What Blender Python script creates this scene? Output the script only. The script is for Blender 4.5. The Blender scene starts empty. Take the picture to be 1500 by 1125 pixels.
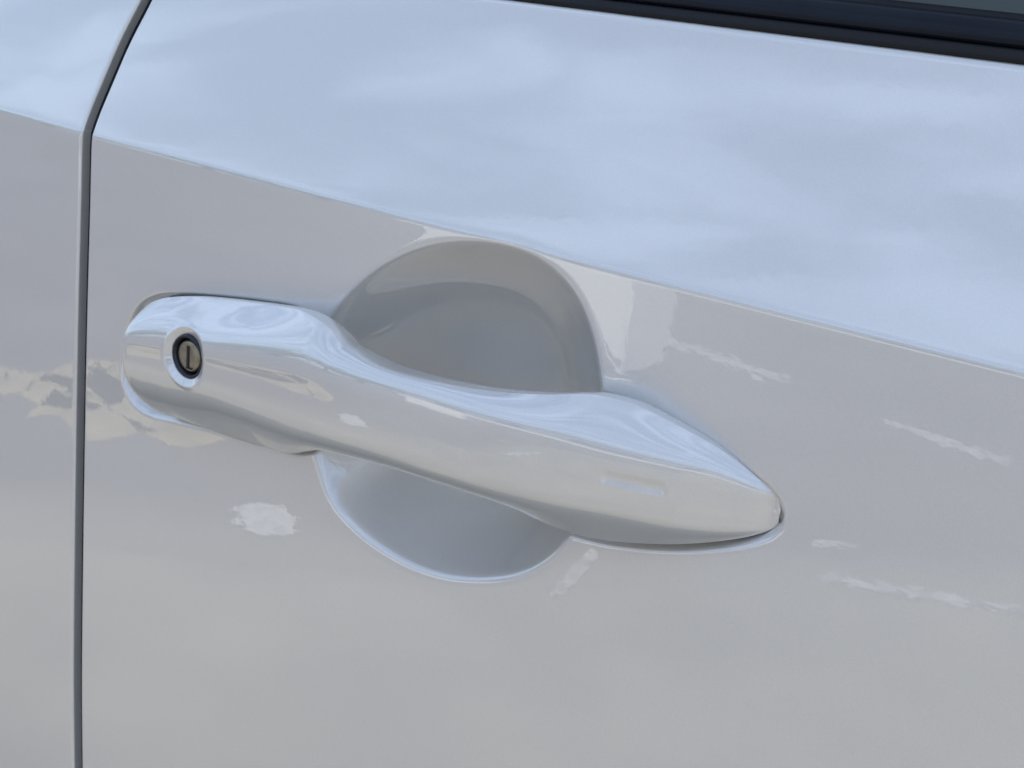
import bpy, math
import numpy as np
from mathutils import Matrix, Vector

R = math.radians
sc = bpy.context.scene
C = sc.collection

# ------------------------------------------------------------------ camera
# world: X runs forward along the car, Y into the car, Z up, ground at z = 0
F_PX = 1800.0; W_PX, H_PX = 1500.0, 1125.0
a = Vector((-2904, 931, -F_PX)).normalized()            # camera-space direction of world -X
vv = -(2904 * 640 + F_PX ** 2) / 931.0
b = Vector((-640, vv, -F_PX)); b = (b - a * b.dot(a)).normalized()   # camera-space direction of world -Z
Xc, Zc = -a, -b
Yc = Zc.cross(Xc)
# rows of M are the world axes seen in camera space: world = M @ cam
M = Matrix((Xc, Yc, Zc))
CENTRE = Vector((0.0, 0.0, 0.90))                        # point of the door the lens axis meets


def raydir(px, py):
    v = Vector((px - W_PX / 2, H_PX / 2 - py, -F_PX)).normalized()
    return M @ v


def hit_unit(px, py):
    d = raydir(px, py); d0 = raydir(W_PX / 2, H_PX / 2)
    o = -d0                                              # one metre back along the axis
    t = -o.y / d.y
    return o + d * t


L1 = (hit_unit(192, 520) - hit_unit(1145, 750)).length
DIST = 0.228 / L1
CAM = CENTRE - raydir(W_PX / 2, H_PX / 2) * DIST
print('camera', CAM, 'dist', DIST, 'fwd', raydir(750, 562))

cd = bpy.data.cameras.new('camera')
cam = bpy.data.objects.new('camera', cd); C.objects.link(cam)
cd.sensor_fit = 'HORIZONTAL'; cd.sensor_width = 36.0; cd.lens = 36.0 * F_PX / W_PX
cd.clip_start = 0.01; cd.clip_end = 2000
cd.dof.use_dof = True; cd.dof.focus_distance = DIST * 0.97; cd.dof.aperture_fstop = 56
cam.matrix_world = Matrix.Translation(CAM) @ M.to_4x4()
sc.camera = cam

# ------------------------------------------------------------------ world, sun
SUN_EL, SUN_AZ = 63.0, 20.0      # azimuth measured from +Y (behind the car) towards +X
w = bpy.data.worlds.new('World'); sc.world = w; w.use_nodes = True
nt = w.node_tree; nt.nodes.clear()
N = nt.nodes.new; LK = nt.links.new
out = N('ShaderNodeOutputWorld'); bg = N('ShaderNodeBackground'); bg.inputs[1].default_value = 0.12
sky = N('ShaderNodeTexSky'); sky.sky_type = 'NISHITA'; sky.sun_disc = False
sky.sun_elevation = R(SUN_EL); sky.sun_rotation = R(SUN_AZ)
sky.air_density = 1.0; sky.dust_density = 1.2; sky.ozone_density = 1.2
tc = N('ShaderNodeTexCoord'); sep = N('ShaderNodeSeparateXYZ'); LK(tc.outputs['Generated'], sep.inputs[0])
mz = N('ShaderNodeMath'); mz.operation = 'MAXIMUM'; LK(sep.outputs[2], mz.inputs[0]); mz.inputs[1].default_value = 0.0
mz2 = N('ShaderNodeMath'); mz2.operation = 'ADD'; LK(mz.outputs[0], mz2.inputs[0]); mz2.inputs[1].default_value = 0.25
dx = N('ShaderNodeMath'); dx.operation = 'DIVIDE'; LK(sep.outputs[0], dx.inputs[0]); LK(mz2.outputs[0], dx.inputs[1])
dy = N('ShaderNodeMath'); dy.operation = 'DIVIDE'; LK(sep.outputs[1], dy.inputs[0]); LK(mz2.outputs[0], dy.inputs[1])
dxs = N('ShaderNodeMath'); dxs.operation = 'MULTIPLY'; LK(dx.outputs[0], dxs.inputs[0]); dxs.inputs[1].default_value = 0.7
dys = N('ShaderNodeMath'); dys.operation = 'MULTIPLY'; LK(dy.outputs[0], dys.inputs[0]); dys.inputs[1].default_value = 2.8
cb = N('ShaderNodeCombineXYZ'); LK(dxs.outputs[0], cb.inputs[0]); LK(dys.outputs[0], cb.inputs[1])
cl = N('ShaderNodeTexNoise'); cl.inputs['Scale'].default_value = 3.0; cl.inputs['Detail'].default_value = 6
cl.inputs['Roughness'].default_value = 0.5; cl.inputs['Distortion'].default_value = 0.5
LK(cb.outputs[0], cl.inputs['Vector'])
cr = N('ShaderNodeMapRange'); cr.inputs[1].default_value = 0.40; cr.inputs[2].default_value = 0.66
cr.inputs[3].default_value = 0.12; cr.inputs[4].default_value = 0.55; cr.interpolation_type = 'SMOOTHSTEP'
LK(cl.outputs[0], cr.inputs[0])
mx = N('ShaderNodeMix'); mx.data_type = 'RGBA'; LK(cr.outputs[0], mx.inputs[0])
LK(sky.outputs[0], mx.inputs[6]); mx.inputs[7].default_value = (9.1, 10.9, 14.2, 1)
LK(mx.outputs[2], bg.inputs[0]); LK(bg.outputs[0], out.inputs[0])

sd = bpy.data.lights.new('sun', 'SUN'); sun = bpy.data.objects.new('sun', sd); C.objects.link(sun)
sd.energy = 5.0; sd.angle = R(0.5); sd.color = (1.0, 0.95, 0.87)
sv = Vector((math.sin(R(SUN_AZ)) * math.cos(R(SUN_EL)), math.cos(R(SUN_AZ)) * math.cos(R(SUN_EL)), math.sin(R(SUN_EL))))
sun.rotation_euler = sv.to_track_quat('Z', 'Y').to_euler(); sun.location = (0, 3, 6)

sc.view_settings.view_transform = 'Standard'; sc.view_settings.look = 'None'
sc.view_settings.exposure = 0.55; sc.view_settings.gamma = 1.0

# ------------------------------------------------------------------ helpers
def tag(o, label=None, cat=None, group=None, kind=None):
    for k, v in (('label', label), ('category', cat), ('group', group), ('kind', kind)):
        if v: o[k] = v
    return o


def mesh_obj(name, verts, faces, mat, parent=None, smooth=True):
    me = bpy.data.meshes.new(name)
    verts = np.asarray(verts, dtype=np.float32)
    me.from_pydata([], [], []) if False else None
    faces = np.asarray(faces, dtype=np.int32)
    k = faces.shape[1]
    me.vertices.add(len(verts)); me.vertices.foreach_set('co', verts.ravel())
    me.loops.add(faces.size); me.loops.foreach_set('vertex_index', faces.ravel())
    me.polygons.add(len(faces))
    me.polygons.foreach_set('loop_start', np.arange(0, faces.size, k, dtype=np.int32))
    me.polygons.foreach_set('use_smooth', np.full(len(faces), smooth))
    me.update(calc_edges=True); me.validate()
    me.materials.append(mat)
    o = bpy.data.objects.new(name, me); C.objects.link(o)
    if parent: o.parent = parent
    return o


def grid_faces(nr, nc, wrap=False, flip=False):
    i = np.arange(nr - 1)[:, None]; j = np.arange(nc if wrap else nc - 1)[None, :]
    j2 = (j + 1) % nc
    f = np.stack([i * nc + j, i * nc + j2, (i + 1) * nc + j2, (i + 1) * nc + j], -1).reshape(-1, 4)
    return f[:, ::-1] if flip else f


def grid_obj(name, X, Y, Z, mat, parent=None, wrap=False, flip=False, smooth=True):
    v = np.stack([X, Y, Z], -1).reshape(-1, 3)
    return mesh_obj(name, v, grid_faces(X.shape[0], X.shape[1], wrap, flip), mat, parent, smooth)


def box_obj(name, x0, x1, y0, y1, z0, z1, mat, parent=None):
    v = [(x, y, z) for x in (x0, x1) for y in (y0, y1) for z in (z0, z1)]
    f = [(0, 1, 3, 2), (4, 6, 7, 5), (0, 4, 5, 1), (2, 3, 7, 6), (0, 2, 6, 4), (1, 5, 7, 3)]
    return mesh_obj(name, v, f, mat, parent, False)


def catmull(pts, n=24, closed=False):
    P = np.array(pts, float)
    m = len(P); o = []
    rng = m if closed else m - 1
    for i in range(rng):
        if closed: p0, p1, p2, p3 = P[(i - 1) % m], P[i], P[(i + 1) % m], P[(i + 2) % m]
        else: p0, p1, p2, p3 = P[max(i - 1, 0)], P[i], P[i + 1], P[min(i + 2, m - 1)]
        # centripetal parameterisation
        d1 = max(np.linalg.norm(p1 - p0), 1e-9) ** .5; d2 = max(np.linalg.norm(p2 - p1), 1e-9) ** .5
        d3 = max(np.linalg.norm(p3 - p2), 1e-9) ** .5
        if np.linalg.norm(p1 - p0) < 1e-9: d1 = d2
        if np.linalg.norm(p3 - p2) < 1e-9: d3 = d2
        m1 = (p1 - p0) / d1 - (p2 - p0) / (d1 + d2) + (p2 - p1) / d2
        m2 = (p2 - p1) / d2 - (p3 - p1) / (d2 + d3) + (p3 - p2) / d3
        m1 *= d2; m2 *= d2
        for t in np.linspace(0, 1, n, endpoint=False):
            o.append((2 * t**3 - 3 * t**2 + 1) * p1 + (t**3 - 2 * t**2 + t) * m1 + (-2 * t**3 + 3 * t**2) * p2 + (t**3 - t**2) * m2)
    if not closed: o.append(P[-1])
    return np.array(o)


def gsmooth(v, s):
    k = int(4 * s) + 1; x = np.arange(-k, k + 1); g = np.exp(-x**2 / (2 * s * s)); g /= g.sum()
    p = np.concatenate([2 * v[0] - v[k:0:-1], v, 2 * v[-1] - v[-2:-k - 2:-1]])
    return np.convolve(p, g, 'valid')


def unproj(px, py, yf):
    """photo pixel -> point where its ray meets the surface y = yf(x, z)"""
    d = raydir(px, py); y = 0.0
    for _ in range(14):
        t = (y - CAM.y) / d.y; p = CAM + d * t
        y = 0.5 * y + 0.5 * yf(p.x, p.z)
    t = (y - CAM.y) / d.y; p = CAM + d * t
    return p


def sstep(x, a0, b0):
    t = np.clip((x - a0) / (b0 - a0), 0, 1); return t * t * (3 - 2 * t)


def sdf(PX, PZ, poly):
    """signed distance to a closed polygon, positive inside"""
    A = np.asarray(poly); B = np.roll(A, -1, 0)
    d2 = np.full(PX.shape, 1e9); ins = np.zeros(PX.shape, bool)
    for (ax, az), (bx, bz) in zip(A, B):
        ex, ez = bx - ax, bz - az
        wx, wz = PX - ax, PZ - az
        t = np.clip((wx * ex + wz * ez) / (ex * ex + ez * ez + 1e-18), 0, 1)
        d2 = np.minimum(d2, (wx - ex * t)**2 + (wz - ez * t)**2)
        c = ((az <= PZ) & (bz > PZ)) | ((bz <= PZ) & (az > PZ))
        ins ^= c & (PX < ax + (PZ - az) * ex / (ez if abs(ez) > 1e-12 else 1e-12))
    d = np.sqrt(d2)
    return np.where(ins, d, -d)


# ------------------------------------------------------------------ materials
def nodes_of(name):
    m = bpy.data.materials.new(name); m.use_nodes = True
    n = m.node_tree; return m, n, n.nodes['Principled BSDF']


def setp(p, **kw):
    for k, v in kw.items():
        p.inputs[k.replace('_', ' ')].default_value = v


def simple(name, col, rough=0.5, metal=0.0, noise=0.0, nscale=200, bump=0.0, ior=1.45):
    m, n, p = nodes_of(name)
    setp(p, Base_Color=(*col, 1), Roughness=rough, Metallic=metal, IOR=ior)
    t = n.nodes.new('ShaderNodeTexCoord')
    nz = n.nodes.new('ShaderNodeTexNoise'); nz.inputs['Scale'].default_value = nscale; nz.inputs['Detail'].default_value = 5
    n.links.new(t.outputs['Object'], nz.inputs['Vector'])
    if noise:
        r = n.nodes.new('ShaderNodeMapRange'); r.inputs[3].default_value = 1 - noise; r.inputs[4].default_value = 1 + noise
        r.inputs[1].default_value = 0.3; r.inputs[2].default_value = 0.7
        n.links.new(nz.outputs[0], r.inputs[0])
        mm = n.nodes.new('ShaderNodeVectorMath'); mm.operation = 'SCALE'; mm.inputs[0].default_value = col
        n.links.new(r.outputs[0], mm.inputs['Scale']); n.links.new(mm.outputs[0], p.inputs['Base Color'])
    if bump:
        bp = n.nodes.new('ShaderNodeBump'); bp.inputs['Strength'].default_value = 1; bp.inputs['Distance'].default_value = bump
        n.links.new(nz.outputs[0], bp.inputs['Height']); n.links.new(bp.outputs[0], p.inputs['Normal'])
    return m


def make_paint():
    m, n, p = nodes_of('pearl_white_paint')
    L = n.links.new
    t = n.nodes.new('ShaderNodeTexCoord')
    # mica flake: very fine brightness grain
    fl = n.nodes.new('ShaderNodeTexNoise'); fl.inputs['Scale'].default_value = 2600; fl.inputs['Detail'].default_value = 2
    L(t.outputs['Object'], fl.inputs['Vector'])
    fr = n.nodes.new('ShaderNodeMapRange'); fr.inputs[1].default_value = 0.3; fr.inputs[2].default_value = 0.7
    fr.inputs[3].default_value = 0.97; fr.inputs[4].default_value = 1.03
    L(fl.outputs[0], fr.inputs[0])
    mm = n.nodes.new('ShaderNodeVectorMath'); mm.operation = 'SCALE'; mm.inputs[0].default_value = (0.70, 0.682, 0.648)
    L(fr.outputs[0], mm.inputs['Scale']); L(mm.outputs[0], p.inputs['Base Color'])
    setp(p, Metallic=0.45, Roughness=0.36, IOR=1.5, Coat_Weight=1.0, Coat_Roughness=0.006, Coat_IOR=2.05)
    # a few specks of dust and stone chips
    vo = n.nodes.new('ShaderNodeTexVoronoi'); vo.inputs['Scale'].default_value = 22; L(t.outputs['Object'], vo.inputs['Vector'])
    lt = n.nodes.new('ShaderNodeMath'); lt.operation = 'LESS_THAN'; lt.inputs[1].default_value = 0.011; L(vo.outputs['Distance'], lt.inputs[0])
    mxs = n.nodes.new('ShaderNodeMix'); mxs.data_type = 'RGBA'; L(lt.outputs[0], mxs.inputs[0]); L(mm.outputs[0], mxs.inputs[6])
    mxs.inputs[7].default_value = (.10, .09, .08, 1); L(mxs.outputs[2], p.inputs['Base Color'])
    # orange peel in the lacquer
    op = n.nodes.new('ShaderNodeTexNoise'); op.inputs['Scale'].default_value = 420; op.inputs['Detail'].default_value = 1.5
    L(t.outputs['Object'], op.inputs['Vector'])
    bp = n.nodes.new('ShaderNodeBump'); bp.inputs['Strength'].default_value = 1; bp.inputs['Distance'].default_value = 0.0000058
    L(op.outputs[0], bp.inputs['Height']); L(bp.outputs[0], p.inputs['Coat Normal'])
    return m


PAINT = make_paint()
BLACK = simple('black_rubber', (0.012, 0.013, 0.015), 0.5, bump=0.0001, nscale=900, ior=1.3)
TRIM = simple('black_trim', (0.006, 0.009, 0.016), 0.25, noise=.2, nscale=60, ior=1.3)
DARK = simple('dark_cavity', (0.02, 0.02, 0.024), 0.6)

# ------------------------------------------------------------------ door surface
TILT = R(19.0)
CREASE_PX = [(0, 169), (136, 204), (400, 268), (693, 347), (950, 413), (1159, 465), (1500, 549)]
cz = np.array([list(unproj(px, py, lambda x, z: 0.0)) for px, py in CREASE_PX])
CRE = np.polyfit(cz[:, 0], cz[:, 2], 2)
print('crease', CRE, cz[:, 0], cz[:, 2])
crease_z = lambda x: np.polyval(CRE, x)
X0C, X1C = cz[0, 0], cz[-1, 0]


def base_y(x, z):
    """smooth body side: plumb below the feature line, leaning inwards above it"""
    h = z - crease_z(np.clip(x, X0C - .15, X1C + .15))
    s = 0.0009
    up = 0.5 * (h + np.sqrt(h * h + s * s))              # soft corner of about a millimetre
    lo = 0.5 * (-h + np.sqrt(h * h + 0.0001))
    y = math.tan(TILT) * up * (1 - 0.0 * up)
    y = y - LOW_TILT * lo + LOW_CURVE * lo * lo
    y = y + 0.10 * x * x
    return y


LOW_TILT = math.tan(R(3.0)); LOW_CURVE = 0.03

GAP_R = [(240, -40), (222, 0), (190, 62), (165, 120), (146, 165), (137, 190), (133, 212), (131, 300), (127, 450), (124, 600), (121, 800), (119, 1000), (120, 1125), (121, 1200)]
gr = np.array([list(unproj(px, py, base_y)) for px, py in GAP_R])
TOP = [(560, -14), (720, 6), (900, 28), (1100, 54), (1300, 81), (1500, 108)]
tp = np.array([list(unproj(px, py, base_y)) for px, py in TOP])
TOPF = np.polyfit(tp[:, 0], tp[:, 2], 1)
print('gap', gr.round(4).tolist()); print('top', tp.round(4).tolist(), TOPF)


def linext(xs, ys):
    o = np.argsort(xs); xs = xs[o]; ys = ys[o]
    def f(q):
        q = np.asarray(q, float)
        r = np.interp(q, xs, ys)
        s0 = (ys[1] - ys[0]) / (xs[1] - xs[0]); s1 = (ys[-1] - ys[-2]) / (xs[-1] - xs[-2])
        return np.where(q < xs[0], ys[0] + s0 * (q - xs[0]), np.where(q > xs[-1], ys[-1] + s1 * (q - xs[-1]), r))
    return f


_g = catmull(gr[:, [0, 2]], 20)
zs_ = np.linspace(_g[:, 1].min(), _g[:, 1].max(), 600)
xs_ = gsmooth(np.interp(zs_, _g[::-1, 1], _g[::-1, 0]), 5)
gap_x = linext(zs_, xs_)
top_z = lambda x: np.polyval(TOPF, x)
GAPW = 0.0062


# ------------------------------------------------------------------ handle outline
XL = unproj(190, 530, lambda x, z: -0.0085).x
XR = unproj(1147, 750, lambda x, z: 0.0012).x
fr_ = lambda x: (x - XL) / (XR - XL)
BASE = lambda x: np.interp(fr_(x), [0, .9, 1], [.001, .001, -.0016])


def H_front(x, end=True):
    """how far the ridge of the handle stands off the door"""
    f = fr_(x); L = XR - XL
    h = np.interp(f, np.linspace(0, 1, 400), gsmooth(np.interp(np.linspace(0, 1, 400), [0, .15, .3, .45, .6, .75, .9, 1], [.0155, .0165, .0195, .0235, .0245, .0225, .0185, .017]), 14))
    el = np.clip((x - XL) / 0.009, 0, 1) if end else 1.0; er = np.clip((XR - x) / 0.075, 0, 1)
    return h * (1 - (1 - el) ** 2.4) ** (1 / 2.4) * (1 - (1 - er) ** 1.7) ** (1 / 1.25)


def _yf(x): return -(BASE(np.clip(x, XL, XR)) + H_front(np.clip(x, XL, XR), False))
YT = lambda x, z=0: float(_yf(x)) * np.interp(fr_(x), [0, .1, .28, .40, .6, .76, .88, 1], [.52, .50, .52, .74, .83, .68, .50, .40])
YB = lambda x, z=0: float(_yf(x)) * np.interp(fr_(x), [0, .1, .28, .38, .6, .8, 1], [.52, .38, .36, .60, .72, .68, .55])
HTOP = [(190, 530), (191, 505), (197, 475), (212, 450), (235, 438), (270, 435), (320, 438), (390, 446), (440, 455), (465, 468), (484, 485), (494, 497), (500, 504), (518, 514),
        (560, 535), (640, 559), (720, 573), (800, 578), (868, 578), (920, 590), (980, 617), (1050, 655), (1105, 696), (1128, 716), (1142, 735), (1147, 750)]
HBOT = [(190, 530), (193, 555), (203, 580), (222, 598), (260, 612), (320, 634), (380, 653), (425, 664), (450, 661), (470, 659), (520, 668), (600, 690), (680, 718), (760, 749),
        (820, 775), (880, 790), (940, 796), (1000, 797), (1060, 792), (1105, 784), (1132, 774), (1144, 763), (1147, 750)]
RIDGE = [(190, 530), (240, 522), (300, 526), (450, 576), (600, 632), (720, 673), (880, 716), (1000, 740), (1100, 754), (1147, 750)]
ht = np.array([list(unproj(px, py, YT)) for px, py in HTOP])
hb = np.array([list(unproj(px, py, YB)) for px, py in HBOT])
xt = catmull(ht[:, [0, 2]], 16); xb = catmull(hb[:, [0, 2]], 16)
# footprint of the handle on the door skin
ft = catmull(np.array([list(unproj(px, py, lambda x, z: 0.001)) for px, py in HTOP])[:, [0, 2]], 16)
fb = catmull(np.array([list(unproj(px, py, lambda x, z: 0.001 - np.interp((px - 190) / 957, [0, .05, .12, .28, .4, .7, .85, 1], [0, .002, .008, .008, .0055, .0055, .003, 0]))) for px, py in HBOT])[:, [0, 2]], 16)
FOOT = np.concatenate([ft[::4], fb[::-1][::4]])

# ------------------------------------------------------------------ cup outline
CUP_PX = [(497, 447), (525, 415), (560, 388), (600, 368), (645, 356), (695, 353), (745, 360), (790, 378), (828, 410), (856, 455), (873, 510), (881, 570), (886, 640), (880, 710), (858, 760),
          (832, 790), (812, 812), (788, 830), (750, 845), (700, 850), (650, 845), (600, 829), (545, 797), (505, 762), (480, 728), (470, 700), (458, 660), (450, 610), (452, 550), (470, 490)]
cup = np.array([list(unproj(px, py, base_y)) for px, py in CUP_PX])
CUP = catmull(cup[:, [0, 2]], 4, True)
CUPC = (CUP.min(0) + CUP.max(0)) / 2
_cd = catmull(cup[:, [0, 2]], 30, True) - CUPC
_t = np.arctan2(_cd[:, 1], _cd[:, 0]); _o = np.argsort(_t)
CUPT = np.linspace(-math.pi, math.pi, 721)[:-1]
CUPR = np.interp(CUPT, _t[_o], np.hypot(_cd[:, 0], _cd[:, 1])[_o], period=2 * math.pi)
_k = np.exp(-(np.arange(-20, 21) / 7.0) ** 2 / 2); _k /= _k.sum()
CUPR = np.convolve(np.concatenate([CUPR[-20:], CUPR, CUPR[:20]]), _k, 'valid')
print('cup', CUP.min(0), CUP.max(0), 'handle', XL, XR)


def door_recess(X, Z):
    D = np.zeros_like(X)
    m = (X > XL - .02) & (X < XR + .02) & (Z > FOOT[:, 1].min() - .06) & (Z < CUP[:, 1].max() + .02)
    x, z = X[m], Z[m]
    dx_, dz_ = x - CUPC[0], z - CUPC[1]
    th = np.arctan2(dz_, dx_); rr_ = np.hypot(dx_, dz_)
    rho = rr_ / np.interp(th, CUPT, CUPR, period=2 * math.pi)
    wv = 0.022 * (1 - rho ** 3.3)
    k0 = 0.0011
    bowl = 0.5 * (wv + np.sqrt(wv * wv + k0 * k0)) - 0.5 * k0 * k0 / 0.05
    bowl = np.where(rho > 1.9, 0, bowl * (1 - sstep(rho, 1.3, 1.9)))
    df = sdf(x, z, FOOT)
    seat = 0.0042 * sstep(df, -0.0022, 0.0014)
    k = 0.0012
    D[m] = 0.5 * (bowl + seat + np.sqrt((bowl - seat) ** 2 + k * k) - k)
    return D


def axis(lo, hi, f0, f1, fine, coarse, extra=()):
    """non-uniform samples: fine between f0 and f1, growing to coarse outside"""
    pts = list(np.arange(f0, f1, fine))
    s = fine; x = f1
    while x < hi: pts.append(x); s = min(s * 1.25, coarse); x += s
    pts.append(hi)
    s = fine; x = f0
    while x > lo: s = min(s * 1.25, coarse); x -= s; pts.append(max(x, lo))
    for c, r, st in extra: pts += list(np.arange(c - r, c + r, st))
    return np.unique(np.round(pts, 7))


def body_panel(name, side, parent):
    # rows: heights relative to the feature line; columns: distance from the shut line
    hs = axis(-0.75, 0.0, -0.235, 0.0, 0.00055, 0.03, ((0.0, 0.004, 0.00016),))
    hs = hs[hs <= 0]
    us = np.unique(np.concatenate([np.arange(0, .012, .0003), np.linspace(.012, 1, 150), 1 - np.arange(0, .03, .0022)]))
    us = np.clip(us, 0, 1)
    rr = 0.0007 if side > 0 else 0.0009
    if side > 0: s = axis(0, 0.85, 0.0, 0.375, 0.00055, 0.03)
    else: s = axis(0, 0.6, 0.0, 0.06, 0.001, 0.03)
    s = s + rr
    nh, nu = len(hs), len(us)
    S = np.tile(s[None, :], (nh + nu - 1, 1))
    Z = np.zeros_like(S); X = np.zeros_like(S)
    X[:] = gap_x(0.95) + side * S
    for _ in range(12):
        zc = crease_z(np.clip(X, X0C - .15, X1C + .15)); zt = top_z(X)
        Z[:nh] = zc[:nh] + hs[:, None]
        Z[nh:] = zc[nh:] + us[1:, None] * (zt[nh:] - zc[nh:])
        X = gap_x(Z) - (GAPW if side < 0 else 0) + side * S
    Y = base_y(X, Z)
    if side > 0: Y = Y + door_recess(X, Z)
    else: Y = Y + 0.0006
    # hem rolled back into the shut line
    k = 10; th = np.linspace(0, math.pi / 2, k)[::-1]
    EX, EY, EZ = [], [], []
    x0 = X[:, 0]; y0 = Y[:, 0]; z0 = Z[:, 0]
    for depth in (0.022, 0.010):
        EX.append(x0 - side * rr * (1 - 0 * depth)); EY.append(y0 + rr + depth); EZ.append(z0)
    for t_ in th[:-1]:
        EX.append(x0 - side * rr * math.sin(t_)); EY.append(y0 + rr * (1 - math.cos(t_))); EZ.append(z0)
    X = np.concatenate([np.stack(EX, 1), X], 1); Y = np.concatenate([np.stack(EY, 1), Y], 1); Z = np.concatenate([np.stack(EZ, 1), Z], 1)
    # top hem rolled inwards under the glass seal
    r2 = 0.0022; TX, TY, TZ = [], [], []
    for t_ in np.linspace(0, math.pi / 2, 9)[1:]:
        TX.append(X[-1]); TY.append(Y[-1] + r2 * (1 - math.cos(t_)) + math.tan(TILT) * r2 * math.sin(t_)); TZ.append(Z[-1] + r2 * math.sin(t_))
    TX.append(X[-1]); TY.append(TY[-1] + 0.02); TZ.append(TZ[-1])
    X = np.concatenate([X, np.stack(TX)], 0); Y = np.concatenate([Y, np.stack(TY)], 0); Z = np.concatenate([Z, np.stack(TZ)], 0)
    return grid_obj(name, X, Y, Z, PAINT, parent, flip=(side < 0))


car = bpy.data.objects.new('car', None); C.objects.link(car); car.location = (0, 0, 0)
tag(car, 'pearl white car seen at its driver door handle, in shade under a cloudy sky', 'car')
door = body_panel('door_panel', 1, car)
rear = body_panel('rear_door_panel', -1, car)

# shut line: black strip set in the gap in place of its shade
_zt = 1.0
for _ in range(20): _zt = float(top_z(gap_x(_zt)))
zz = np.linspace(0.2, _zt, 240)
gx = gap_x(zz); gy = base_y(gx, zz)
grid_obj('shut_line_shade', np.stack([gx - GAPW - .0001, gx + .0001], 1), np.stack([gy + .0046, gy + .0052], 1), np.stack([zz, zz], 1), BLACK, car)

# ------------------------------------------------------------------ belt moulding and window
def extrude_profile(name, prof, mat, parent, x0=-0.75, x1=0.8, n=60, dens=6):
    """profile in (y inwards, z up) relative to the top edge of the door skin, swept along it"""
    P = catmull(prof, dens)
    x = np.linspace(x0, x1, n)[:, None]
    zt = top_z(x); yt = base_y(x, zt)
    X = np.repeat(x, len(P), 1)
    return grid_obj(name, X, yt + P[None, :, 0], zt + P[None, :, 1], mat, parent, flip=True)


mm_ = 0.001
extrude_profile('belt_seal', [(12*mm_, 0.5*mm_), (4*mm_, 0.6*mm_), (1.2*mm_, 1.4*mm_), (0.8*mm_, 2.6*mm_), (1.8*mm_, 3.8*mm_), (2.6*mm_, 4.4*mm_), (4.4*mm_, 4.6*mm_)], BLACK, car)
extrude_profile('belt_moulding', [(4.6*mm_, 4.3*mm_), (3.2*mm_, 4.8*mm_), (2.6*mm_, 5.8*mm_), (2.9*mm_, 7.4*mm_), (4.0*mm_, 9.0*mm_), (5.2*mm_, 10.2*mm_), (6.8*mm_, 10.6*mm_), (8.6*mm_, 10.4*mm_)], TRIM, car)
extrude_profile('glass_wiper', [(8.0*mm_, 9.8*mm_), (9.0*mm_, 10.8*mm_), (10.4*mm_, 11.6*mm_), (14*mm_, 11.8*mm_)], BLACK, car)
gm, gn, gp = nodes_of('tinted_glass')
setp(gp, Base_Color=(0.035, 0.05, 0.045, 1), Roughness=0.01, IOR=1.5)
gp.inputs['Transmission Weight'].default_value = 0.0
x = np.linspace(-.75, .8, 30)[:, None]; hgt = np.linspace(0, .385, 12)[None, :]
zt = top_z(x) + 0.008; yt = base_y(x, zt - .008) + 0.0125
glass = grid_obj('window_glass', np.repeat(x, 12, 1), yt + hgt * math.tan(R(12)) + 0.12 * hgt * hgt, zt + hgt, gm, car, flip=True)
# roof that shades the flank
xr = np.linspace(-1.05, .95, 14)[:, None]; tt = np.linspace(0, 1, 24)[None, :]
y0r = 0.14
grid_obj('roof', np.repeat(xr, 24, 1), y0r - .02 + tt * 1.14 + 0 * xr, 1.40 + 0.05 * np.sin(tt * math.pi) - 0.04 * xr * xr, PAINT, car)
# far flank of the car and floor pan so that no light comes up through it
box_obj('floor_pan', -2.0, 1.9, 0.05, 1.62, 0.16, 0.22, DARK, car)
box_obj('far_side', -2.0, 1.9, 1.58, 1.62, 0.22, 1.0, DARK, car)

# ------------------------------------------------------------------ handle
rg = np.array([list(unproj(px, py, lambda x, z: -0.001 - float(H_front(np.float64(min(max(x, XL), XR)))))) for px, py in RIDGE])
print('ridge', rg.round(4).tolist())
KEYP = unproj(268, 524, lambda x, z: -0.001 - float(H_front(np.float64(min(max(x, XL), XR)))))
KX, KZ = KEYP.x, KEYP.z
KYF = KEYP.y
SA = unproj(890, 700, lambda x, z: -0.001 - float(H_front(np.float64(x)))); SB = unproj(965, 716, lambda x, z: -0.001 - float(H_front(np.float64(x))))


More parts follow.
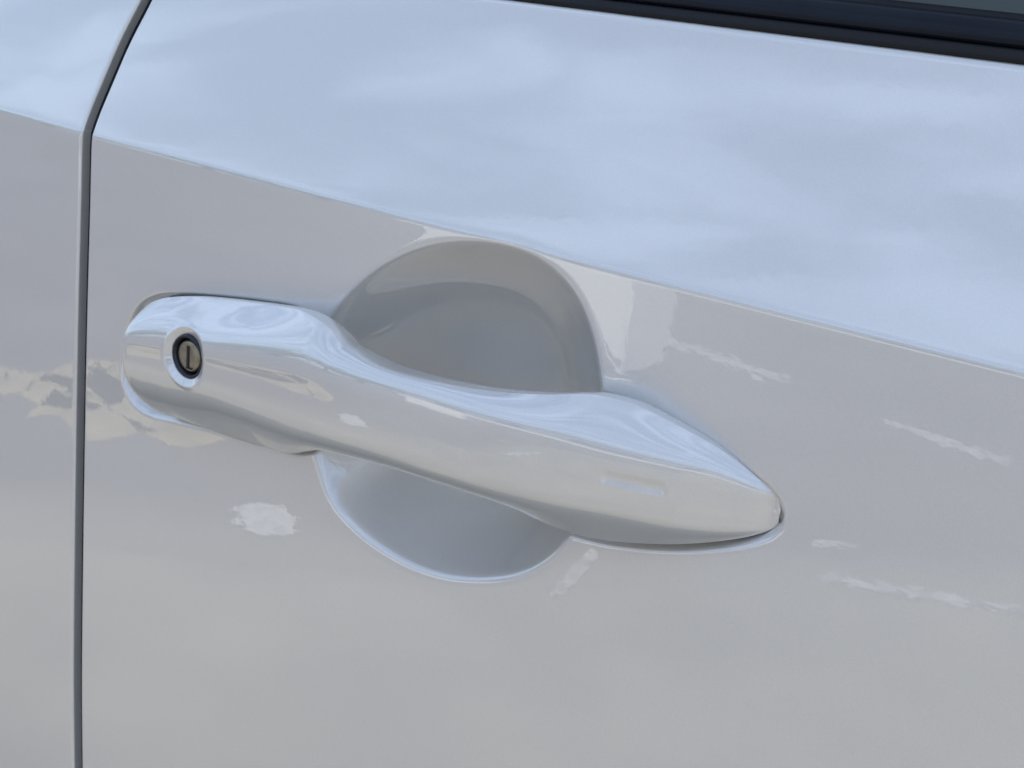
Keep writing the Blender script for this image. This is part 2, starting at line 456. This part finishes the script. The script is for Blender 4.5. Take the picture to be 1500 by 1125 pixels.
def build_handle(parent):
    # stations along the car: dense at both ends and round the key hole
    e = 1e-5
    t = (1 - np.cos(np.linspace(0, math.pi, 260))) / 2
    xs = XL + e + (XR - XL - 2 * e) * t
    xs = np.unique(np.concatenate([xs, np.arange(KX - .0095, KX + .0095, .00022), np.arange(SA.x - .004, SB.x + .004, .0004)]))
    keep = np.concatenate([[True], np.diff(xs) > 6e-5]); xs = xs[keep]
    i_t = np.argsort(xt[:, 0]); i_b = np.argsort(xb[:, 0])
    zt = np.interp(xs, xt[i_t, 0], xt[i_t, 1]); zb = np.interp(xs, xb[i_b, 0], xb[i_b, 1])
    g = np.linspace(XL, XR, 500)
    pr = np.polyfit(rg[1:-1, 0], rg[1:-1, 2], 2)
    zr = np.polyval(pr, xs)
    # keep the ridge between the two edges near the ends
    zm = np.clip(zr, zb + 0.30 * (zt - zb), zt - 0.30 * (zt - zb)); zr = zm
    yf = -(BASE(xs) + H_front(xs)); yT = np.array([YT(q) for q in xs]); yB = np.array([YB(q) for q in xs])
    wb = sstep(fr_(xs), .10, .24) * (1 - sstep(fr_(xs), .80, .97))
    sg = 0.030 / ((XR - XL) / 500)
    ztv = zt + wb * (np.interp(xs, g, gsmooth(np.interp(g, xs, zt), sg)) - zt)
    zbv = zb + wb * (np.interp(xs, g, gsmooth(np.interp(g, xs, zb), sg)) - zb)
    nT = 190
    ph = np.linspace(0, math.pi / 2, nT)
    rows = []
    f = fr_(xs)
    for i, x in enumerate(xs):
        cap = 1 - float(sstep(f[i], .27, .36))
        sf = float(sstep(f[i], .05, .42)); e0 = 0.04 - 0.03 * sf; n1, m1 = 2.1 + 2.3 * sf + 2.0 * float(sstep(f[i], .4, .75)), 1.0; tl = .06 * sf
        n2, m2 = 2.8 + 1.6 * sf, 1.0
        # parameterise evenly in z for an even mesh across the face
        def half(zE, zV, yE, n_, m_):
            u = np.sin(ph) ** 1.0                      # 0 at ridge .. 1 at edge
            us_ = (np.sqrt(u * u + e0 * e0) - e0) / (math.sqrt(1 + e0 * e0) - e0)
            v = np.clip(1 - us_ ** n_, 0, 1) ** (1 / m_) * (1 - .10 * np.clip((u - .93) / .07, 0, 1) ** 2) - tl * us_ ** 1.25 * (1 - us_ ** 4)
            return zr[i] + (zV - zr[i]) * u + (zE - zV) * u ** 7, yE + (yf[i] - yE) * v - .10 * (yf[i] - yE) * 0
        z1, y1 = half(zt[i], ztv[i], yT[i], n1, m1)
        z2, y2 = half(zb[i], zbv[i], yB[i], n2, m2)
        zf = np.concatenate([z1[::-1], z2[1:]]); yfv = np.concatenate([y1[::-1], y2[1:]])
        # back of the section
        bk = 0.013 * min(1.0, -yf[i] / .016)
        q = np.linspace(0, math.pi, 26)[1:-1]
        zbk = (zb[i] + zt[i]) / 2 + (zb[i] - zt[i]) / 2 * np.cos(q)
        lam = (1 - np.cos(q)) / 2
        ybk = yB[i] + (yT[i] - yB[i]) * lam + bk * np.sin(q) ** .6
        rows.append(np.stack([np.full(len(zf) + len(zbk), x), np.concatenate([yfv, ybk]), np.concatenate([zf, zbk])], 1))
    A = np.array(rows)
    nf = 2 * nT - 1
    fx, fz = A[:, :nf, 0], A[:, :nf, 2]
    # key hole: a chamfered ring, then a straight bore
    r = np.hypot(fx - KX, fz - KZ)
    dep = 0.0022 * sstep(r, .0094, .0066) ** 0.8 * (r < .0094) if False else 0.0022 * np.clip((.0092 - r) / .0024, 0, 1)
    dep = 0.0014 * (0.5 * ((.0091 - r) + np.sqrt((.0091 - r) ** 2 + .0004 ** 2)) / .0024).clip(0, 1)
    bw = sstep(r, .0102, .0088)
    flat = .45 * A[:, :nf, 1] + .55 * KYF + .26 * .55 * np.clip(fz - KZ - .002, 0, None) + 0.0015 * np.clip((.0090 - r) / .0023, 0, 1)
    A[:, :nf, 1] = A[:, :nf, 1] * (1 - bw) + flat * bw
    dep = 0.009 * sstep(r, .0067, .0063)
    # shallow sensor slot
    ax_, az_, bx_, bz_ = SA.x, SA.z, SB.x, SB.z
    ex, ez = bx_ - ax_, bz_ - az_
    tq = np.clip(((fx - ax_) * ex + (fz - az_) * ez) / (ex * ex + ez * ez), 0, 1)
    dq = np.hypot(fx - ax_ - ex * tq, fz - az_ - ez * tq)
    dep = dep + 0.0004 * sstep(dq, .0023, .0001)
    A[:, :nf, 1] += dep
    n, m = A.shape[:2]
    faces = grid_faces(n, m, wrap=True, flip=True)
    V = A.reshape(-1, 3)
    o = mesh_obj('door_handle', V, faces, PAINT, parent)
    return o


handle = build_handle(car)
# rubber pads on which the two ends of the handle sit
for f0, f1 in ((0.03, .28), (.79, .985)):
    gxs = XL + (XR - XL) * (f0 + (f1 - f0) * (1 - np.cos(np.linspace(0, math.pi, 90))) / 2)
    it_ = np.argsort(ft[:, 0]); ib_ = np.argsort(fb[:, 0])
    a_ = np.interp(gxs, ft[it_, 0], ft[it_, 1]) + .0003; b_ = np.interp(gxs, fb[ib_, 0], fb[ib_, 1]) + .0006
    grid_obj('gasket', np.repeat(gxs[:, None], 4, 1), np.tile([.008, .0016, .0016, .008], (90, 1)) + 0 * gxs[:, None], np.stack([a_, a_, b_, b_], 1), BLACK, handle, smooth=False)

# ------------------------------------------------------------------ lock
ky = KYF + .0002
BRONZE = simple('worn_lock_metal', (0.30, 0.265, 0.20), 0.34, 0.8, noise=.25, nscale=500, bump=.00005)
DKM = simple('dark_lock_ring', (0.035, 0.035, 0.045), 0.3, 0.5)


def lathe(name, prof, mat, parent, n=64):
    th = np.linspace(0, 2 * math.pi, n, endpoint=False)
    P = np.array(prof)
    X = KX + P[:, 0][:, None] * np.cos(th)[None]; Z = KZ + P[:, 0][:, None] * np.sin(th)[None]
    Y = ky + np.repeat(P[:, 1][:, None], n, 1)
    return grid_obj(name, X, Y, Z, mat, parent, wrap=True)


lathe('lock_ring', [(.0069, .0075), (.0066, .0016), (.0062, .0012), (.0058, .0014), (.0055, .0028), (.0050, .0060), (.0040, .0062)], DKM, handle)
lathe('lock_cylinder', [(.0050, .0075), (.0049, .0026), (.0046, .0021), (.0043, .0019), (.0030, .0018), (.00001, .0018)], BRONZE, handle)
s = 0.00045
box_obj('slot_shutter', KX - s, KX + .0018, ky + .0014, ky + .0022, KZ - .0037, KZ - .0034, DARK, handle)
box_obj('key_slot', KX - s, KX + s, ky + .0015, ky + .0022, KZ - .0034, KZ + .0033, DARK, handle)

# ------------------------------------------------------------------ surroundings that the lacquer mirrors
def ground_mat():
    m, n, p = nodes_of('pale_concrete'); L = n.links.new
    t = n.nodes.new('ShaderNodeTexCoord')
    a1 = n.nodes.new('ShaderNodeTexNoise'); a1.inputs['Scale'].default_value = 2.2; a1.inputs['Detail'].default_value = 8
    L(t.outputs['Object'], a1.inputs['Vector'])
    r = n.nodes.new('ShaderNodeValToRGB'); r.color_ramp.elements[0].position = .35; r.color_ramp.elements[1].position = .7
    r.color_ramp.elements[0].color = (.155, .148, .13, 1); r.color_ramp.elements[1].color = (.25, .235, .20, 1)
    L(a1.outputs[0], r.inputs[0]); L(r.outputs[0], p.inputs['Base Color']); setp(p, Roughness=.9)
    return m


def ground_sheet(name, x0, x1, y0, y1, z, mat, kind='structure'):
    g = np.array([(x0, y0, z), (x1, y0, z), (x1, y1, z), (x0, y1, z)], float)
    return tag(mesh_obj(name, g, [(0, 1, 2, 3)], mat, None, False), kind=kind)


ground_sheet('ground', -300, 300, -300, 300, 0, ground_mat())
def mirror_ray(px, py):
    p = unproj(px, py, base_y); d = raydir(px, py)
    e = 1e-3
    nx = (base_y(p.x + e, p.z) - base_y(p.x - e, p.z)) / (2 * e); nz = (base_y(p.x, p.z + e) - base_y(p.x, p.z - e)) / (2 * e)
    n_ = Vector((nx, -1, nz)).normalized(); r = d - 2 * d.dot(n_) * n_
    return p, r


def mirror_ground(px, py):
    # ground point that the body side mirrors towards the lens
    p, r = mirror_ray(px, py); t = -p.z / r.z
    return (p.x + r.x * t, p.y + r.y * t)


# kerb line of the pavement, running a little askew to the car
k0, k1 = np.array(mirror_ground(0, 785)), np.array(mirror_ground(900, 862))
kd = (k1 - k0) / np.linalg.norm(k1 - k0); ka, kb = k0 - kd * 60, k0 + kd * 60
road = mesh_obj('road', np.array([(*ka, .0008), (*kb, .0008), (kb[0], kb[1] - 60, .0008), (ka[0], ka[1] - 60, .0008)]), [(0, 1, 2, 3)],
                simple('asphalt', (0.108, 0.103, 0.112), .9, noise=.22, nscale=1.6), None, False)
tag(road, kind='structure')
# pale dust lying along the gutter, thinning out over the asphalt
_m = road.data.materials[0]; _n = _m.node_tree; _p = _n.nodes['Principled BSDF']; _L = _n.links.new
_src = _p.inputs['Base Color'].links[0].from_socket
_t = _n.nodes.new('ShaderNodeTexCoord'); _d = _n.nodes.new('ShaderNodeVectorMath'); _d.operation = 'DOT_PRODUCT'
_nv = np.array([-kd[1], kd[0]]); _nv = _nv * (-1 if _nv[1] > 0 else 1)
_d.inputs[1].default_value = (_nv[0], _nv[1], 0); _L(_t.outputs['Object'], _d.inputs[0])
_z = _n.nodes.new('ShaderNodeTexNoise'); _z.inputs['Scale'].default_value = 5; _z.inputs['Detail'].default_value = 6; _L(_t.outputs['Object'], _z.inputs['Vector'])
_s = _n.nodes.new('ShaderNodeMath'); _s.operation = 'MULTIPLY_ADD'; _L(_z.outputs[0], _s.inputs[0]); _s.inputs[1].default_value = 0.22; _L(_d.outputs['Value'], _s.inputs[2])
_r = _n.nodes.new('ShaderNodeMapRange'); _b = float(np.dot(k0, _nv)); _r.inputs[1].default_value = _b + .17; _r.inputs[2].default_value = _b + .50
_r.interpolation_type = 'SMOOTHSTEP'; _L(_s.outputs[0], _r.inputs[0])
_x = _n.nodes.new('ShaderNodeMix'); _x.data_type = 'RGBA'; _L(_r.outputs[0], _x.inputs[0]); _x.inputs[6].default_value = (.19, .185, .165, 1); _L(_src, _x.inputs[7])
_L(_x.outputs[2], _p.inputs['Base Color'])
KERB = simple('sandy_edging', (0.29, 0.25, 0.165), .9, noise=.25, nscale=9)


def edging(pts, wd, seed, n=14):
    rs = np.random.RandomState(seed)
    c = catmull([mirror_ground(*q) for q in pts], n)
    d = np.gradient(c, axis=0); d /= np.linalg.norm(d, axis=1)[:, None]; q = np.stack([-d[:, 1], d[:, 0]], 1)
    w_ = gsmooth(rs.uniform(.2, 1.5, len(c)), 3.0) * wd / 2
    v = np.zeros((len(c) * 2, 3)); v[0::2, :2] = c + q * w_[:, None]; v[1::2, :2] = c - q * w_[:, None]; v[:, 2] = .002
    f = [(2 * i, 2 * i + 1, 2 * i + 3, 2 * i + 2) for i in range(len(c) - 1)]
    tag(mesh_obj('sandy_edging', v, f, KERB, None, False), kind='structure')


edging([(-60, 540), (0, 556), (50, 560), (105, 575), (150, 545), (200, 580), (250, 620), (310, 650)], .32, 2)
edging([(60, 590), (110, 600), (180, 640)], .22, 4)
GLINT = simple('glint_patch_paint', (0.42, 0.42, 0.43), .8, noise=.2, nscale=30)  # pale colour standing in for a mirrored glint
MARK = simple('worn_paint_and_glint', (0.31, 0.31, 0.32), .8, noise=.5, nscale=18)


def mark_and_glint(p0, p1, wd, seed, n=110, mat=None):  # pale ground strips: worn road paint, also two painted glints
    rs = np.random.RandomState(seed); t = np.linspace(0, 1, n)
    p0 = np.array(p0); p1 = np.array(p1); d = (p1 - p0) / np.linalg.norm(p1 - p0); q = np.array([-d[1], d[0]])
    env = np.sqrt(np.clip(1 - (2 * t - 1) ** 4, 0, 1)) * wd / 2
    c = p0 + (p1 - p0) * t[:, None]
    A_ = c + q * (env * gsmooth(rs.uniform(.35, 1.35, n), 2.0))[:, None]; B_ = c - q * (env * gsmooth(rs.uniform(.35, 1.35, n), 2.0))[:, None]
    v = np.zeros((n * 2, 3)); v[0::2, :2] = A_; v[1::2, :2] = B_; v[:, 2] = 0.003
    f = [(2 * i, 2 * i + 1, 2 * i + 3, 2 * i + 2) for i in range(n - 1)]
    tag(mesh_obj('road_mark_and_glint', v, f, mat or MARK, None, False), kind='structure')


for k_, (q0, q1, wd) in enumerate([((950, 490), (1160, 562), .16), ((1290, 615), (1480, 680), .14), ((1190, 845), (1560, 905), .075), ((1190, 797), (1260, 800), .05), ((812, 872), (866, 803), .05)]):  # last strip is an edge glint drawn as ground colour
    mark_and_glint(mirror_ground(*q0), mirror_ground(*q1), wd, 3 + k_)
MG = mirror_ground(378, 762)
mark_and_glint((MG[0] - .07, MG[1] - .06), (MG[0] + .09, MG[1] + .03), .17, 11, 60, GLINT)  # pale ground patch added to mirror as a bright blob
WALL = simple('white_render', (0.78, 0.76, 0.72), .9, noise=.05, nscale=3)
wl = bpy.data.objects.new('building', None); C.objects.link(wl)
tag(wl, 'long low building across the road, facade shade put into its grey, with an added white plinth', 'building')
box_obj('wall', -9.5, 24, -13.0, -12, 0, 3.4, simple('shaded_facade_grey', (.27, .29, .32), .9, noise=.06, nscale=2), wl)  # grey puts the shade of the facade into its colour
box_obj('plinth', -9.6, 24.1, -12.0, -11.9, 0, .7, WALL, wl)  # white base added so the crease mirrors a bright line
box_obj('roof', -9.8, 24.3, -13.3, -11.7, 3.4, 3.55, simple('grey_roof', (.25, .25, .26), .8), wl)
GLS = simple('dark_pane', (.03, .035, .04), .1)
for k_ in range(7):
    box_obj('window', -7 + k_ * 4.2, -5.4 + k_ * 4.2, -12.0, -11.97, 1.1, 2.2, GLS, wl)

# unseen white cabinet, added only to mirror as a bright patch beside the cup
CB = simple('white_reflector_paint', (.88, .87, .85), .5)
cbx = bpy.data.objects.new('white_reflector', None); C.objects.link(cbx)
tag(cbx, 'added white cabinet with two panels, there only to be mirrored in the door paint', 'cabinet')
_c = mirror_ground(902, 552); cy = _c[1]; cx1 = _c[0]
_p, _r = mirror_ray(630, 345); cx0 = _p.x + _r.x * (cy - _p.y) / _r.y
box_obj('reflector_body', cx0, cx1, cy - .45, cy, 0.004, .58, CB, cbx)
for k_ in range(2):
    m_ = (cx0 + cx1) / 2
    x_ = (cx0 + .012, m_ - .006) if k_ == 0 else (m_ + .006, cx1 - .012)
    box_obj('reflector_panel', x_[0], x_[1], cy, cy + .018, .06, .54, CB, cbx)

# trees beyond the end of the building
LEAF = simple('leaves', (.05, .085, .03), .6, noise=.4, nscale=2)
BARK = simple('bark', (.10, .075, .05), .9, noise=.3, nscale=12)
rs = np.random.RandomState(5)
for k_, (tx, ty, hh) in enumerate([(-12.5, -13.5, 4.6), (-16.5, -14.2, 5.6), (-21, -13.2, 4.9), (-26, -14.5, 6.0), (-32, -13.0, 5.2)]):
    tr = bpy.data.objects.new('tree', None); C.objects.link(tr); tr.location = (tx, ty, 0)
    tag(tr, ['bushy round tree nearest the end of the grey building', 'second tree from the grey building, broad crown', 'third tree from the grey building, lower crown',
             'fourth tree from the grey building, tallest crown', 'last tree of the row, farthest from the building'][k_], 'tree', 'trees beyond the grey building')
    th = np.linspace(0, 2 * math.pi, 9)[:-1]; zz_ = np.linspace(0, hh * .55, 6)
    rad = np.linspace(.2, .08, 6)
    grid_obj('trunk', rad[:, None] * np.cos(th), rad[:, None] * np.sin(th), np.repeat(zz_[:, None], 8, 1), BARK, tr, wrap=True)
    n_ = 2600
    cc = rs.normal(0, 1, (26, 3)) * (1.0, .8, .7) * hh * .2 + (0, 0, hh * .58); cc[:, 2] = np.clip(cc[:, 2], .9, None)
    c_ = cc[rs.randint(0, 26, n_)] + rs.normal(0, 1, (n_, 3)) * hh * .075
    u_ = rs.normal(0, 1, (n_, 3)); u_ /= np.linalg.norm(u_, axis=1)[:, None]; v_ = np.cross(u_, rs.normal(0, 1, (n_, 3))); v_ /= np.linalg.norm(v_, axis=1)[:, None]
    sz = .13
    V_ = np.stack([c_ - u_ * sz, c_ + v_ * sz * .6, c_ + u_ * sz, c_ - v_ * sz * .6], 1).reshape(-1, 3)
    mesh_obj('crown', V_, np.arange(n_ * 4).reshape(-1, 4), LEAF, tr, False)
